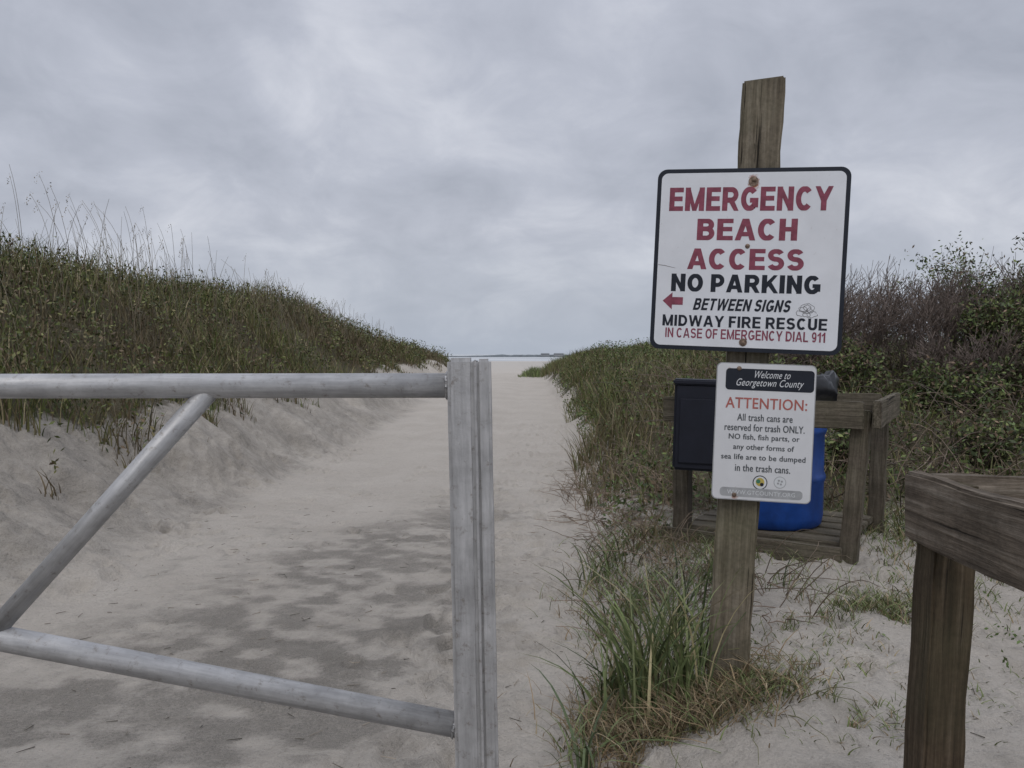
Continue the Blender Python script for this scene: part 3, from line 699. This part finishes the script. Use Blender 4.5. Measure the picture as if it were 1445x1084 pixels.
rbox('front_panel',.18,.012,.34,.004,M_box,R@Matrix.Translation((0,-.079,-.02)))

# ------------------------------------------------------------------ foreground wooden rail
hr=empty('wooden_handrail',(.9,1.67,.2))
beam('corner_post',(.872,1.672,0),(.915,1.672,1.030),.086,.086,(1,0,0),M_wood2b,hr,jit=.0015)
beam('side_board',(.869,1.735,.972),(.885,.70,.972),.038,.148,(1,0,0),M_wood2,hr,jit=.0022,bev=.007)
beam('back_board',(.892,1.715,.968),(2.1,1.60,.958),.038,.148,(0,1,0),M_wood2,hr,jit=.0015,bev=.006)
beam('end_post',(2.02,1.655,0),(2.03,1.655,1.025),.086,.086,(1,0,0),M_wood2b,hr)
beam('near_post',(.94,.80,0),(.95,.80,1.025),.086,.086,(1,0,0),M_wood2b,hr)

# ------------------------------------------------------------------ sky + sun
w=bpy.data.worlds.new("World"); scene.world=w; w.use_nodes=True; nt=w.node_tree
bg=nt.nodes['Background']; bg.inputs[1].default_value=.1
sky=nt.nodes.new('ShaderNodeTexSky'); sky.sky_type='NISHITA'; sky.sun_disc=False; sky.sun_elevation=D2R(52); sky.sun_rotation=D2R(180); sky.air_density=1.5; sky.dust_density=3
tc=nt.nodes.new('ShaderNodeTexCoord'); sx=nt.nodes.new('ShaderNodeSeparateXYZ'); nt.links.new(tc.outputs['Generated'],sx.inputs[0])
zc=mth(nt,'MAXIMUM',sx.outputs[2],0.0); zd=mth(nt,'ADD',zc,.42)
cb=nt.nodes.new('ShaderNodeCombineXYZ'); nt.links.new(mth(nt,'DIVIDE',sx.outputs[0],zd),cb.inputs[0]); nt.links.new(mth(nt,'DIVIDE',sx.outputs[1],zd),cb.inputs[1])
n1=noise(nt,cb.outputs[0],1.5,6,.5,.6); n2=noise(nt,cb.outputs[0],5,6,.6,.5)
nn=mth(nt,'ADD',mth(nt,'MULTIPLY',n1,.70),mth(nt,'MULTIPLY',n2,.30))
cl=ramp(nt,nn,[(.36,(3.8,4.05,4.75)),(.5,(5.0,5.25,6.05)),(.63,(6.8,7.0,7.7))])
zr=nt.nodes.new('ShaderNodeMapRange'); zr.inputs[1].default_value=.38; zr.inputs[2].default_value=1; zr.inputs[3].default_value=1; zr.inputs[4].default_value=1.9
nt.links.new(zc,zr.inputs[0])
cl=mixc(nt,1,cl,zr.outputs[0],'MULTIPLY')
hz=nt.nodes.new('ShaderNodeMapRange'); hz.inputs[1].default_value=0; hz.inputs[2].default_value=.15; hz.inputs[3].default_value=.75; hz.inputs[4].default_value=0
nt.links.new(zc,hz.inputs[0])
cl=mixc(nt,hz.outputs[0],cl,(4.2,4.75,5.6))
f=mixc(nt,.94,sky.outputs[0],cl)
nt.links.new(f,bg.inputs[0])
sl=bpy.data.lights.new('overcast_sun','SUN'); sl.energy=.9; sl.angle=D2R(30); sl.color=(1,.96,.90)
so=bpy.data.objects.new('overcast_sun',sl); so.rotation_euler=(D2R(38),0,0); scene.collection.objects.link(so)

# ------------------------------------------------------------------ camera
cam=bpy.data.cameras.new('camera'); co=bpy.data.objects.new('camera',cam); scene.collection.objects.link(co)
co.location=(0,0,1.3); co.rotation_euler=(D2R(90-2.15),0,0); cam.sensor_width=36; cam.lens=28.28; cam.clip_end=8000; cam.clip_start=.05
scene.camera=co
scene.view_settings.view_transform='Standard'; scene.view_settings.look='None'; scene.view_settings.exposure=0
